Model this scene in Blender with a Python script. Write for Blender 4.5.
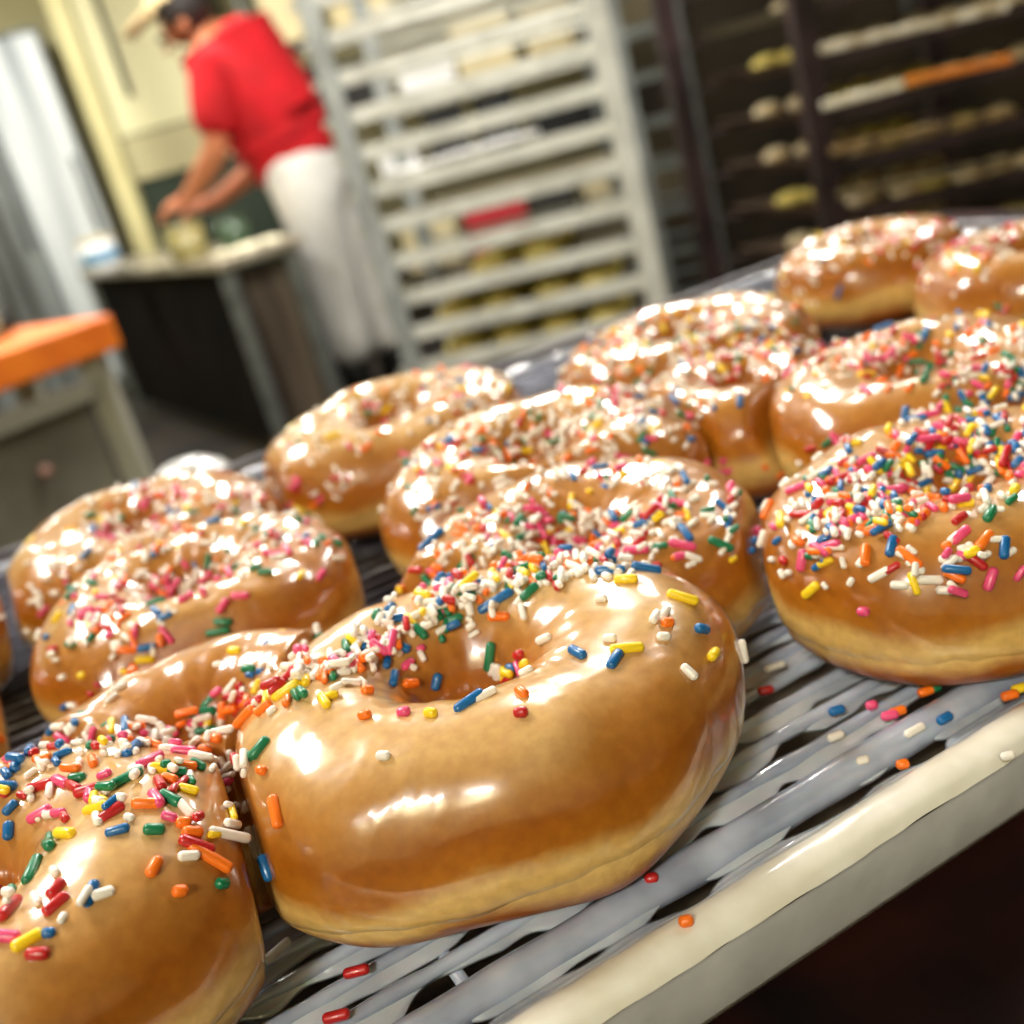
import bpy, bmesh, math, random
from mathutils import Vector, Matrix, noise
from mathutils.bvhtree import BVHTree
S = bpy.context.scene
COL = S.collection
for o in list(bpy.data.objects): bpy.data.objects.remove(o)

# ------------------------------------------------------------------ camera
FPX = 1100.0
TH, RO = math.radians(20.0), math.radians(15.5)
CZ = 1.0
Fw = Vector((0, math.cos(TH), -math.sin(TH)))
U0 = Vector((0, math.sin(TH), math.cos(TH))); R0 = Vector((1, 0, 0))
Rv = R0*math.cos(RO) - U0*math.sin(RO); Uv = R0*math.sin(RO) + U0*math.cos(RO)
cam = bpy.data.cameras.new('camera'); camo = bpy.data.objects.new('camera', cam); COL.objects.link(camo)
camo.matrix_world = Matrix(((Rv.x, Uv.x, -Fw.x, 0), (Rv.y, Uv.y, -Fw.y, 0), (Rv.z, Uv.z, -Fw.z, CZ), (0, 0, 0, 1)))
cam.sensor_width = 36; cam.lens = FPX/1024*36; cam.clip_start = 0.01
cam.dof.use_dof = True; cam.dof.focus_distance = 0.185; cam.dof.aperture_fstop = 13
S.camera = camo

# ------------------------------------------------------------------ world, lamps, exposure
W = bpy.data.worlds.new('world'); S.world = W; W.use_nodes = True
W.node_tree.nodes['Background'].inputs[0].default_value = (1.0, 0.93, 0.82, 1)
W.node_tree.nodes['Background'].inputs[1].default_value = 0.35
S.view_settings.view_transform = 'Standard'; S.view_settings.look = 'None'
S.view_settings.gamma = 1; S.view_settings.use_curve_mapping = False
S.view_settings.exposure = -0.1

def area(name, loc, sx, sy, power, col, rot=(0, 0, 0)):
    l = bpy.data.lights.new(name, 'AREA'); l.shape = 'RECTANGLE'; l.size = sx; l.size_y = sy
    l.energy = power; l.color = col
    o = bpy.data.objects.new(name, l); o.location = loc; o.rotation_euler = rot; COL.objects.link(o); return o
CEIL = 2.6
LAMPS = [(-1.15, 1.30, 0.50, 0.8, 66), (0.30, 2.4, 0.30, 0.8, 72), (1.45, 1.9, 0.30, 0.9, 36), (-0.75, -1.75, 0.42, 0.22, 60), (-0.9, 4.1, 0.3, 1.2, 58), (1.2, 3.9, 0.3, 1.2, 24), (-2.4, 5.2, 0.9, 0.3, 42)]  # the lamp behind the viewer is an added front fill for the pan wall
for (x, y, sx, sy, p) in LAMPS:
    area('ceiling_lamp_light', (x, y, CEIL-0.075), sx, sy, p, (1.0, 0.965, 0.90))

# ------------------------------------------------------------------ helpers
def lin(r, g, b):
    f = lambda c: c/12.92 if c <= 0.04045 else ((c+0.055)/1.055)**2.4
    return (f(r/255), f(g/255), f(b/255), 1)
def mat(name, c, rough=0.5, metal=0.0, c2=None, scale=8.0, bump=0.0, coat=0.0, emis=None, stretch=None, detail=3.0, sss=0.0):
    m = bpy.data.materials.new(name); m.use_nodes = True; nt = m.node_tree; b = nt.nodes['Principled BSDF']
    b.inputs['Base Color'].default_value = c; b.inputs['Roughness'].default_value = rough; b.inputs['Metallic'].default_value = metal
    b.inputs['Coat Weight'].default_value = coat; b.inputs['Coat Roughness'].default_value = 0.06
    if sss: b.inputs['Subsurface Weight'].default_value = sss; b.inputs['Subsurface Scale'].default_value = 0.004
    if emis: b.inputs['Emission Color'].default_value = c; b.inputs['Emission Strength'].default_value = emis
    tc = nt.nodes.new('ShaderNodeTexCoord'); mp = nt.nodes.new('ShaderNodeMapping'); n = nt.nodes.new('ShaderNodeTexNoise')
    nt.links.new(tc.outputs['Object'], mp.inputs[0]); nt.links.new(mp.outputs[0], n.inputs['Vector'])
    if stretch: mp.inputs['Scale'].default_value = stretch
    n.inputs['Scale'].default_value = scale; n.inputs['Detail'].default_value = detail
    if c2:
        r = nt.nodes.new('ShaderNodeValToRGB'); r.color_ramp.elements[0].color = c; r.color_ramp.elements[1].color = c2
        r.color_ramp.elements[0].position = 0.35; r.color_ramp.elements[1].position = 0.65
        nt.links.new(n.outputs['Fac'], r.inputs[0]); nt.links.new(r.outputs[0], b.inputs['Base Color'])
    if bump:
        bp = nt.nodes.new('ShaderNodeBump'); bp.inputs['Strength'].default_value = 1.0; bp.inputs['Distance'].default_value = bump
        nt.links.new(n.outputs['Fac'], bp.inputs['Height']); nt.links.new(bp.outputs[0], b.inputs['Normal'])
    return m
def new_obj(name, verts, faces, m, parent=None, smooth=False, mats=None, fm=None):
    me = bpy.data.meshes.new(name); me.from_pydata([tuple(v) for v in verts], [], faces)
    if mats:
        for q in mats: me.materials.append(q)
        me.polygons.foreach_set('material_index', fm)
    else: me.materials.append(m)
    if smooth: me.polygons.foreach_set('use_smooth', [True]*len(me.polygons))
    me.update()
    o = bpy.data.objects.new(name, me); COL.objects.link(o)
    if parent is not None: o.parent = parent
    return o
def from_bm(name, bm, m, parent=None, smooth=False, bevel=0.0):
    bmesh.ops.recalc_face_normals(bm, faces=bm.faces)
    me = bpy.data.meshes.new(name); bm.to_mesh(me); bm.free(); me.materials.append(m)
    if smooth: me.polygons.foreach_set('use_smooth', [True]*len(me.polygons))
    o = bpy.data.objects.new(name, me); COL.objects.link(o)
    if parent is not None: o.parent = parent
    if bevel:
        md = o.modifiers.new('bevel', 'BEVEL'); md.width = bevel; md.segments = 2; md.limit_method = 'ANGLE'
    return o
def bx(bm, c, s, rz=0.0, rx=0.0, ry=0.0):
    M = Matrix.Translation(c) @ Matrix.Rotation(rz, 4, 'Z') @ Matrix.Rotation(ry, 4, 'Y') @ Matrix.Rotation(rx, 4, 'X') @ Matrix.Diagonal((s[0], s[1], s[2], 1))
    bmesh.ops.create_cube(bm, size=1.0, matrix=M)
def bar(bm, a, b, w, h=None):           # rectangular bar from a to b
    a = Vector(a); b = Vector(b); d = b-a; L = d.length
    M = Matrix.Translation((a+b)/2) @ d.to_track_quat('Z', 'Y').to_matrix().to_4x4() @ Matrix.Diagonal((w, h or w, L, 1))
    bmesh.ops.create_cube(bm, size=1.0, matrix=M)
def rod(bm, a, b, r, r2=None, seg=12):
    a = Vector(a); b = Vector(b); d = b-a
    M = Matrix.Translation((a+b)/2) @ d.to_track_quat('Z', 'Y').to_matrix().to_4x4()
    bmesh.ops.create_cone(bm, cap_ends=True, segments=seg, radius1=r, radius2=r if r2 is None else r2, depth=d.length, matrix=M)
def lathe(bm, prof, c, seg=24):
    rings = []
    for (r, z) in prof:
        rings.append([bm.verts.new((c[0]+r*math.cos(2*math.pi*k/seg), c[1]+r*math.sin(2*math.pi*k/seg), c[2]+z)) for k in range(seg)])
    for i in range(len(rings)-1):
        for k in range(seg): bm.faces.new((rings[i][k], rings[i][(k+1) % seg], rings[i+1][(k+1) % seg], rings[i+1][k]))
    bm.faces.new(rings[0][::-1]); bm.faces.new(rings[-1])
def sphere(bm, c, s, seg=16):
    bmesh.ops.create_uvsphere(bm, u_segments=seg, v_segments=seg//2+2, radius=1.0, matrix=Matrix.Translation(c) @ Matrix.Diagonal((s[0], s[1], s[2], 1)))
def tag(o, label, cat=None, group=None, kind=None):
    if label: o['label'] = label
    if cat: o['category'] = cat
    if group: o['group'] = group
    if kind: o['kind'] = kind
    return o
def thing(name, label, cat, loc=(0, 0, 0), rz=0.0, group=None):
    o = bpy.data.objects.new(name, None); o.location = loc; o.rotation_euler = (0, 0, rz); o.empty_display_size = 0.05
    COL.objects.link(o); return tag(o, label, cat, group)
def struct(o): o['kind'] = 'structure'; return o
def pray(px, py): return (Fw*FPX + Rv*(px-512) + Uv*(512-py))
def onz(px, py, z):
    d = pray(px, py); return Vector((0, 0, CZ)) + d*((z-CZ)/d.z)
def aty(px, py, y):
    d = pray(px, py); return Vector((0, 0, CZ)) + d*(y/d.y)

# ------------------------------------------------------------------ room
m_floor = mat('brown_floor', lin(46, 36, 24), 0.85, c2=lin(14, 10, 7), scale=3)
m_wall = mat('cream_wall', lin(226, 218, 170), 0.7, c2=lin(205, 198, 150), scale=1.5)
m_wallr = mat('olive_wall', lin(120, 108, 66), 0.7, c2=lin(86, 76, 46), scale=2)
m_ceil = mat('ceiling_white', lin(215, 210, 200), 0.8)
def slab(name, c, s, m):
    bm = bmesh.new(); bx(bm, c, s); return struct(from_bm(name, bm, m))
slab('floor', (0, 2.5, -0.05), (7.2, 9.2, 0.1), m_floor)
slab('wall_back', (0, 7.05, 1.3), (7.2, 0.1, 2.6), m_wall)
slab('wall_left', (-3.45, 2.5, 1.3), (0.1, 9.0, 2.6), m_wall)
slab('wall_right', (3.45, 2.5, 1.3), (0.1, 9.0, 2.6), m_wallr)
slab('wall_front', (0, -2.05, 1.3), (7.2, 0.1, 2.6), m_wall)
slab('ceiling', (0, 2.5, CEIL+0.05), (7.2, 9.2, 0.1), m_ceil)
LAMPN = ['left nearest', 'small one over the doughnuts as', 'right nearest', 'added fill behind the viewer as', 'one above the person as', 'one above the dark rack as', 'one above the refrigerator as']
m_lamp = mat('lamp_diffuser', (1, 0.96, 0.88, 1), 0.4, emis=2.0)
m_lhouse = mat('lamp_housing', lin(225, 225, 225), 0.4)
for (x, y, sx, sy, p) in LAMPS:
    t = thing('ceiling_light', LAMPN[LAMPS.index((x, y, sx, sy, p))]+' ceiling light fixture, above the frame', 'ceiling light', (x, y, CEIL-0.06), group='ceiling light fixtures')
    bm = bmesh.new(); bx(bm, (0, 0, 0.04), (sx+0.06, sy+0.06, 0.04)); from_bm('housing', bm, m_lhouse, t, bevel=0.005)
    bm = bmesh.new(); bx(bm, (0, 0, 0.008), (sx, sy, 0.02)); from_bm('diffuser', bm, m_lamp, t, bevel=0.004)

# ------------------------------------------------------------------ sheet pan, glazing screen, cart under it
AZ = math.radians(22.0)
Ut = Vector((math.cos(AZ), math.sin(AZ), 0)); Ns = Vector((-math.sin(AZ), math.cos(AZ), 0))
WT = CZ-0.130            # top of the wires
def ts(t, s, z): return Ut*t + Ns*s + Vector((0, 0, z))
T0, T1, S0, S1 = -0.155, 0.505, 0.1235, 0.535
m_pan = mat('pan_aluminium', lin(232, 232, 232), 0.5, 0.15, c2=lin(208, 208, 208), scale=60, bump=0.0002)
m_rim = mat('pan_rim_glazed', lin(250, 247, 234), 0.28, 0.0, c2=lin(230, 224, 204), scale=70, bump=0.0006, coat=0.5)
m_rimm = mat('pan_rim_metal', lin(96, 92, 94), 0.45, 0.7, c2=lin(50, 46, 52), scale=40, bump=0.0004)
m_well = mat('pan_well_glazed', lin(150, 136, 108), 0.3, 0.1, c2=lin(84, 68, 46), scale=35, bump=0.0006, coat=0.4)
RIMZ = WT+0.0025; BOTZ = WT-0.0225
pan = thing('sheet_pan', 'shallow aluminium sheet pan holding the wire screen of doughnuts', 'baking pan', ts((T0+T1)/2, (S0+S1)/2, BOTZ))
def ring_loop(inset, z, rad, n=8):
    a0, a1, b0, b1 = T0+inset, T1-inset, S0+inset, S1-inset; P = []
    for (cx, cy, st) in ((a1-rad, b0+rad, -90), (a1-rad, b1-rad, 0), (a0+rad, b1-rad, 90), (a0+rad, b0+rad, 180)):
        for k in range(n+1):
            a = math.radians(st+90*k/n); P.append(ts(cx+rad*math.cos(a), cy+rad*math.sin(a), z))
    return P
def loft(name, prof, m, parent, cap=False, close=False, wob=0.0):
    V = []; Fc = []; loops = [ring_loop(i, z, r) for (i, z, r) in prof]
    # subdivide the long sides so that the glaze crust can wobble
    def dens(L):
        out = []
        for i, a in enumerate(L):
            b = L[(i+1) % len(L)]; k = max(1, int((b-a).length/0.003))
            for j in range(k): out.append((i, j/k))
        return out
    base = dens(loops[0])
    off = parent.location
    for li, L in enumerate(loops):
        for (i, fr) in base:
            p = L[i].lerp(L[(i+1) % len(L)], fr)
            if wob: p = p + Vector((noise.noise(p*90), noise.noise(p*90+Vector((9, 0, 0))), noise.noise(p*110+Vector((0, 7, 0)))))*wob
            V.append(p-off)
    n = len(base)
    rng = range(len(loops)) if close else range(len(loops)-1)
    for l in rng:
        l2 = (l+1) % len(loops)
        for k in range(n): Fc.append((l*n+k, l*n+(k+1) % n, l2*n+(k+1) % n, l2*n+k))
    if cap: Fc.append(tuple(range((len(loops)-1)*n, len(loops)*n)))
    return new_obj(name, V, Fc, m, parent, smooth=True)
loft('outer_wall', [(0.0022, RIMZ-0.0035, .02), (0.0026, RIMZ-0.008, .02), (0.0055, BOTZ+0.004, .018), (0.008, BOTZ, .016), (0.012, BOTZ, .015)], m_pan, pan)
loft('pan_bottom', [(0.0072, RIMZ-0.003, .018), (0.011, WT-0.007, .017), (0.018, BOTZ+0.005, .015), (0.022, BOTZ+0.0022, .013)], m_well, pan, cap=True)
rp = []
for k in range(12):
    a = 2*math.pi*k/12; rp.append((0.0040-0.0040*math.cos(a), RIMZ-0.0028+0.0026*math.sin(a), 0.02))
loft('rolled_rim', rp, m_rimm, pan, close=True, wob=0.0002)
# dried icing crust along the near rim
V = []; Fc = []; K = 9; nC = 260
for i in range(nC+1):
    t = T0+0.012+(T1-T0-0.024)*i/nC
    for k in range(K):
        a = 0.0*math.pi+1.30*math.pi*k/(K-1); w = noise.noise(Vector((t*60, k*.35, 1))); w2 = noise.noise(Vector((t*160, k*.5, 7)))
        r_ = 0.0047+0.0005*w+0.0003*w2; V.append(ts(t, S0+0.0040-r_*math.cos(a-0.0), RIMZ-0.0028+r_*0.68*math.sin(a))-pan.location)
for i in range(nC):
    for k in range(K-1): Fc.append((i*K+k, (i+1)*K+k, (i+1)*K+k+1, i*K+k+1))
o = new_obj('icing_crust', V, Fc, m_rim, pan, smooth=True); o['label'] = 'white dried icing crust'

# glazing screen: frame and wires coated with runny glaze
def mat_gloss(name, c, c2, sc, rough=0.12):
    m = mat(name, c, rough, 0.0, c2=c2, scale=sc, bump=0.0005, coat=1.0, sss=0.15)
    return m
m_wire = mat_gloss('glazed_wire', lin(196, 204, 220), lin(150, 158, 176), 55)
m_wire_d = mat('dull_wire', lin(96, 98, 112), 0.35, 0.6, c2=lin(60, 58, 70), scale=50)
m_web = mat_gloss('runny_glaze', lin(216, 218, 222), lin(166, 172, 182), 45)
scr = thing('glazing_screen', 'wire glazing screen dripping with white icing under the doughnuts', 'wire rack', ts((T0+T1)/2, (S0+S1)/2, WT-0.003))
def tube(path, rad, seg=10, closed=False):
    V = []; Fc = []; n = len(path)
    for i, p in enumerate(path):
        a = path[i-1] if (i > 0 or closed) else path[i]; b = path[(i+1) % n] if (i < n-1 or closed) else path[i]
        d = (b-a).normalized(); x = d.cross(Vector((0, 0, 1))).normalized(); y = x.cross(d)
        r = rad(i) if callable(rad) else rad
        for k in range(seg):
            q = 2*math.pi*k/seg; V.append(p + x*(r*math.cos(q)) + y*(r*math.sin(q)))
    for i in range(n if closed else n-1):
        j = (i+1) % n
        for k in range(seg): Fc.append((i*seg+k, i*seg+(k+1) % seg, j*seg+(k+1) % seg, j*seg+k))
    if not closed: Fc.append(tuple(range(seg))[::-1]); Fc.append(tuple(range((n-1)*seg, n*seg)))
    return V, Fc
so = scr.location
FS0 = 0.1432; FS1 = S1-0.022; FT0 = T0+0.024; FT1 = T1-0.024
def frame_path():
    P = []; rad = 0.012
    for (cx, cy, st) in ((FT1-rad, FS0+rad, -90), (FT1-rad, FS1-rad, 0), (FT0+rad, FS1-rad, 90), (FT0+rad, FS0+rad, 180)):
        for k in range(7):
            a = math.radians(st+90*k/6); P.append(ts(cx+rad*math.cos(a), cy+rad*math.sin(a), WT-0.0022))
    out = []
    for i, a in enumerate(P):
        b = P[(i+1) % len(P)]; k = max(1, int((b-a).length/0.004))
        for j in range(k): out.append(a.lerp(b, j/k))
    return out
fp = frame_path()
V, Fc = tube([p-so for p in fp], lambda i: 0.0035+0.0008*noise.noise(fp[i]*60), 12, True)
new_obj('frame', V, Fc, m_wire, scr, smooth=True)
SP = 0.0081; wires = []
s = FS0+SP+0.0018
while s < FS1-0.004: wires.append(s); s += SP
for wi, s in enumerate(wires):
    step = 0.0025 if s < 0.26 else 0.008
    n = int((FT1-FT0)/step)+1
    P = [ts(FT0+(FT1-FT0)*i/(n-1), s, WT-0.0016) for i in range(n)]
    V, Fc = tube([p-so for p in P], lambda i: 0.00145+0.00045*max(-0.6, noise.noise(P[i]*130+Vector((0, 0, wi)))), 8)
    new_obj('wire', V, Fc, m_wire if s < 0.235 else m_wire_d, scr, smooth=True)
# two cross braces below the wires
for t in (FT0+0.16, FT0+0.33, FT0+0.49):
    V, Fc = tube([ts(t, FS0, WT-0.0042)-so, ts(t, FS1, WT-0.0042)-so], 0.0013, 8)
    new_obj('cross_brace', V, Fc, m_wire, scr, smooth=True)
# icing webs hanging between the wires (one continuous curtain of icing, with open gaps)
V = []; Fc = []
edges = [S0+0.0104, FS0]+wires
for gi in range(len(edges)-1):
    a, b = edges[gi], edges[gi+1]
    if a > 0.30: break
    step = 0.0011 if a < 0.24 else 0.004
    n = int((FT1-FT0)/step)
    for side in (0, 1):
        base = len(V)
        for i in range(n+1):
            t = FT0+(FT1-FT0)*i/n
            v = noise.noise(Vector((t*64+gi*3.7, gi*5.1, 0.3)))+0.45*noise.noise(Vector((t*110, gi*2.3, 4.0)))
            cov = 0.54+0.85*v + (0.30 if gi == 0 else 0.15 if gi == 1 else 0.0)      # fraction of the gap closed
            cov = 1.04/(1+math.exp(-6*(cov-0.50)))
            fr = max(0.03, cov*0.5)
            s0 = a if side == 0 else b; sg = 1 if side == 0 else -1; wd = (b-a)*min(fr, 0.52)
            sag = 0.0012*cov
            thk = 0.00045
            for (q, dz) in ((0.0, -0.0009), (0.35, -0.0012-sag*.4), (0.75, -0.0016-sag*.8), (1.0, -0.0019-sag), (1.0, -0.0019-sag-thk*1.6), (0.6, -0.0016-sag*.7-thk*2.2), (0.0, -0.0030)):
                V.append(ts(t, s0+sg*wd*q, WT+dz)-so)
        K = 7
        for i in range(n):
            for k in range(K):
                k2 = (k+1) % K
                Fc.append((base+i*K+k, base+i*K+k2, base+(i+1)*K+k2, base+(i+1)*K+k))
o = new_obj('icing_drips', V, Fc, m_web, scr, smooth=True); tag(o, 'white icing hanging between the wires', kind='stuff')

# dark cart under the pan
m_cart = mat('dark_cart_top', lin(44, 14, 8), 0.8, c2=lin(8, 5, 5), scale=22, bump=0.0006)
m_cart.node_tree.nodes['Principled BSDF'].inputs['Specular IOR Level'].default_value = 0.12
m_cartm = mat('dark_metal', lin(40, 38, 36), 0.4, 0.7)
cart = thing('work_cart', 'dark brown cart top under the sheet pan, lower right', 'cart', ts(0.2, 0.27, 0))
co = cart.location
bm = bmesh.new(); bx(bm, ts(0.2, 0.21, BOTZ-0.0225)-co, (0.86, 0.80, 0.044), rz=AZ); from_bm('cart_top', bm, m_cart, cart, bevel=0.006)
for (t, s) in ((-0.2, -0.15), (0.6, -0.15), (-0.2, 0.57), (0.6, 0.57)):
    bm = bmesh.new(); rod(bm, ts(t, s, 0)-co, ts(t, s, BOTZ-0.0445)-co, 0.016); from_bm('leg', bm, m_cartm, cart, True)
bm = bmesh.new(); bx(bm, ts(0.2, 0.21, 0.22)-co, (0.84, 0.76, 0.02), rz=AZ); from_bm('lower_shelf', bm, m_cartm, cart, bevel=0.004)

p = onz(184, 492, BOTZ+0.0002); s_b = min(0.568, p.dot(Ns)); t_b = p.dot(Ut)
bw = thing('steel_bowl', 'small upturned steel bowl behind the rearmost left doughnut', 'bowl', ts(t_b, s_b, BOTZ+0.0003))
bm = bmesh.new(); lathe(bm, [(0.026, 0.0), (0.0285, 0.001), (0.027, 0.006), (0.0245, 0.014), (0.019, 0.021), (0.011, 0.0255), (0.004, 0.0265)], (0, 0, 0), 32)
from_bm('shell', bm, mat('bowl_steel', lin(190, 190, 188), 0.3, 0.4), bw, True)

# ------------------------------------------------------------------ doughnuts
def m_doughnut(glaze):
    m = bpy.data.materials.new('icing' if glaze else 'fried_dough'); m.use_nodes = True; nt = m.node_tree; N = nt.nodes; L = nt.links
    b = N['Principled BSDF']
    tc = N.new('ShaderNodeTexCoord'); sep = N.new('ShaderNodeSeparateXYZ'); L.new(tc.outputs['Object'], sep.inputs[0])
    n1 = N.new('ShaderNodeTexNoise'); n1.inputs['Scale'].default_value = 45; n1.inputs['Detail'].default_value = 4; L.new(tc.outputs['Object'], n1.inputs['Vector'])
    n2 = N.new('ShaderNodeTexNoise'); n2.inputs['Scale'].default_value = 420; n2.inputs['Detail'].default_value = 3; L.new(tc.outputs['Object'], n2.inputs['Vector'])
    # height in object space 0..0.038, pushed about by the noise
    ad = N.new('ShaderNodeMath'); ad.operation = 'MULTIPLY_ADD'; L.new(n1.outputs['Fac'], ad.inputs[0]); ad.inputs[1].default_value = 0.012
    L.new(sep.outputs['Z'], ad.inputs[2])
    mr = N.new('ShaderNodeMapRange'); L.new(ad.outputs[0], mr.inputs[0]); mr.inputs[1].default_value = 0.004; mr.inputs[2].default_value = 0.046
    r = N.new('ShaderNodeValToRGB'); L.new(mr.outputs[0], r.inputs[0]); E = r.color_ramp
    if glaze: st = [(0.0, lin(132, 62, 8)), (0.24, lin(184, 112, 34)), (0.34, lin(230, 188, 106)), (0.46, lin(232, 192, 112)), (0.56, lin(182, 112, 26)), (0.70, lin(162, 92, 16)), (0.84, lin(184, 124, 52)), (0.96, lin(212, 170, 108))]
    else: st = [(0.0, lin(120, 54, 6)), (0.22, lin(170, 92, 18)), (0.33, lin(232, 190, 110)), (0.47, lin(238, 204, 130)), (0.56, lin(184, 112, 30)), (0.66, lin(162, 90, 16)), (1.0, lin(160, 90, 24))]
    E.elements[0].position = st[0][0]; E.elements[0].color = st[0][1]; E.elements[1].position = st[-1][0]; E.elements[1].color = st[-1][1]
    for p, c in st[1:-1]: e = E.elements.new(p); e.color = c
    mix = N.new('ShaderNodeMix'); mix.data_type = 'RGBA'; mix.blend_type = 'MULTIPLY'
    mr2 = N.new('ShaderNodeMapRange'); L.new(n2.outputs['Fac'], mr2.inputs[0]); mr2.inputs[1].default_value = .35; mr2.inputs[2].default_value = .65; mr2.inputs[3].default_value = 0.0; mr2.inputs[4].default_value = 0.22
    L.new(mr2.outputs[0], mix.inputs[0]); L.new(r.outputs[0], mix.inputs[6]); mix.inputs[7].default_value = lin(170, 120, 70)
    L.new(mix.outputs[2], b.inputs['Base Color'])
    b.inputs['Subsurface Weight'].default_value = 0.12; b.inputs['Subsurface Scale'].default_value = 0.004
    b.inputs['Subsurface Radius'].default_value = (1.0, 0.5, 0.2)
    b.inputs['Roughness'].default_value = 0.30 if glaze else 0.42
    b.inputs['Coat Weight'].default_value = 1.0 if glaze else 0.35; b.inputs['Coat Roughness'].default_value = 0.10 if glaze else 0.2
    b.inputs['Coat IOR'].default_value = 1.6
    n3 = N.new('ShaderNodeTexNoise'); n3.inputs['Scale'].default_value = 48 if glaze else 160; n3.inputs['Detail'].default_value = 2 if glaze else 4; L.new(tc.outputs['Object'], n3.inputs['Vector'])
    n3.inputs['Distortion'].default_value = 0.8
    bp = N.new('ShaderNodeBump'); bp.inputs['Distance'].default_value = 0.0013 if glaze else 0.0006; bp.inputs['Strength'].default_value = 0.7
    L.new(n3.outputs['Fac'], bp.inputs['Height']); L.new(bp.outputs[0], b.inputs['Normal'])
    if glaze: L.new(bp.outputs[0], b.inputs['Coat Normal'])
    return m
M_G = m_doughnut(True); M_D = m_doughnut(False)
# name: (centre x, y, length, width, height, turn, pitch, roll, label)
R = math.radians
DN = {
 'A': (-.0170, .1880, .1050, .082, .0385, R(9), R(4), R(0), 'large glazed doughnut in the front centre, sharp, with sprinkles round its hole'),
 'B': (-.1050, .1600, .0970, .082, .0380, R(15), R(4), R(0), 'doughnut cut off by the bottom left corner, orange and white sprinkles near its right'),
 'K': (.0930, .2160, .0880, .076, .0360, R(10), R(4), R(0), 'doughnut at the right edge standing on the bare wires, sprinkles heaped on top'),
 'D': (-.0740, .2060, .0880, .076, .0335, R(15), R(2), R(0), 'doughnut mostly hidden behind the front centre one, smooth pale icing bump at its left'),
 'J': (.0125, .2470, .0920, .078, .0350, R(8), R(6), R(0), 'doughnut directly behind the large front centre one, dusted all over its top'),
 'E': (-.0900, .2830, .0900, .078, .0350, R(15), R(6), R(0), 'doughnut left of centre with pink and green sprinkles over a golden side'),
 'I': (.0110, .3130, .0980, .080, .0360, R(5), R(9), R(0), 'third doughnut back in the middle column, pale icing ridge below its sprinkles'),
 'F': (-.1230, .3560, .0950, .080, .0350, R(15), R(6), R(0), 'rearmost doughnut of the left column, pale with pink sprinkles, in front of the dark table'),
 'H': (-.0345, .3950, .1030, .074, .0380, R(15), R(8), R(0), 'tall pale iced doughnut in front of the rack, left post of it rising behind'),
 'L': (.1220, .2980, .0920, .080, .0350, R(20), R(3), R(0), 'doughnut behind the right edge one, creamy glaze running down its left side'),
 'M': (.0800, .4080, .1000, .080, .0350, R(-8), R(5), R(0), 'doughnut at the middle back thickly covered with multicoloured sprinkles'),
 'N': (.0800, .3340, .0780, .070, .0330, R(10), R(4), R(0), 'doughnut sunk between its neighbours, only its pale underside edge and dark side showing'),
 'O': (.1850, .4850, .0860, .076, .0350, R(0), R(2), R(0), 'rearmost doughnut at the upper right with yellow and blue sprinkles'),
 'P': (.2130, .3960, .0900, .078, .0350, R(0), R(2), R(0), 'golden doughnut at the right edge below the dark rack, second from the top'),
 'G': (-.1800, .2450, .0900, .080, .0360, R(15), R(4), R(0), 'doughnut at the left edge, only a shadowed brown end inside the frame'),
 'Q': (-.2050, .3180, .0900, .080, .0360, R(15), R(4), R(0), 'doughnut behind the shadowed left edge one, barely inside the frame'),
}
def dough_pt(key, th, ph, full=True):
    x, y, Dx, Dy, T, rot, tx, ty, lab = DN[key]
    sd = sum(ord(c) for c in key)*1.37
    hole = 0.13
    h0 = Dx*hole/2
    dirv = Vector((math.cos(th), math.sin(th), 0))
    lump = 1+0.035*noise.noise(Vector((math.cos(th)*1.3+sd, math.sin(th)*1.3, 0)))
    ro = (Dx/2)*lump; rr = (ro-h0)/2; rm = (ro+h0)/2
    c, s_ = math.cos(ph), math.sin(ph)
    e = 2/2.25
    cc = math.copysign(abs(c)**e, c); ss = math.copysign(abs(s_)**e, s_)
    zc = 0.42*T
    if ss > 0: zz = zc+(T-zc)*ss*0.98
    else: zz = zc*(1+ss*0.97)
    # bulge slightly at the belt where the two fried halves meet
    r = rm+rr*cc*(1+(-0.03*math.exp(-((ph+0.45)/0.16)**2) if cc > 0 else 0))
    if cc < 0: r = rm+rr*cc*(0.98)
    p = Vector((r*math.cos(th), r*math.sin(th)*Dy/Dx, zz-0.0))
    q = p*38+Vector((sd, sd*.7, 0))
    p = p + Vector((noise.noise(q), noise.noise(q+Vector((5, 0, 0))), noise.noise(q+Vector((0, 5, 0)))*0.9))*0.0018
    return p
DM = {}
for k, v in DN.items():
    x, y, Dx, Dy, T, rot, tx, ty, lab = v
    M3 = Matrix.Rotation(rot, 4, 'Z') @ Matrix.Rotation(ty, 4, 'Y') @ Matrix.Rotation(tx, 4, 'X')
    zmin = min((M3 @ dough_pt(k, 2*math.pi*i/36, -math.pi/2+j*0.25)).z for i in range(36) for j in range(-4, 5))
    DM[k] = Matrix.Translation((x, y, WT-0.0004-zmin)) @ M3
keys = list(DN)
PL = {k: [] for k in keys}
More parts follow.
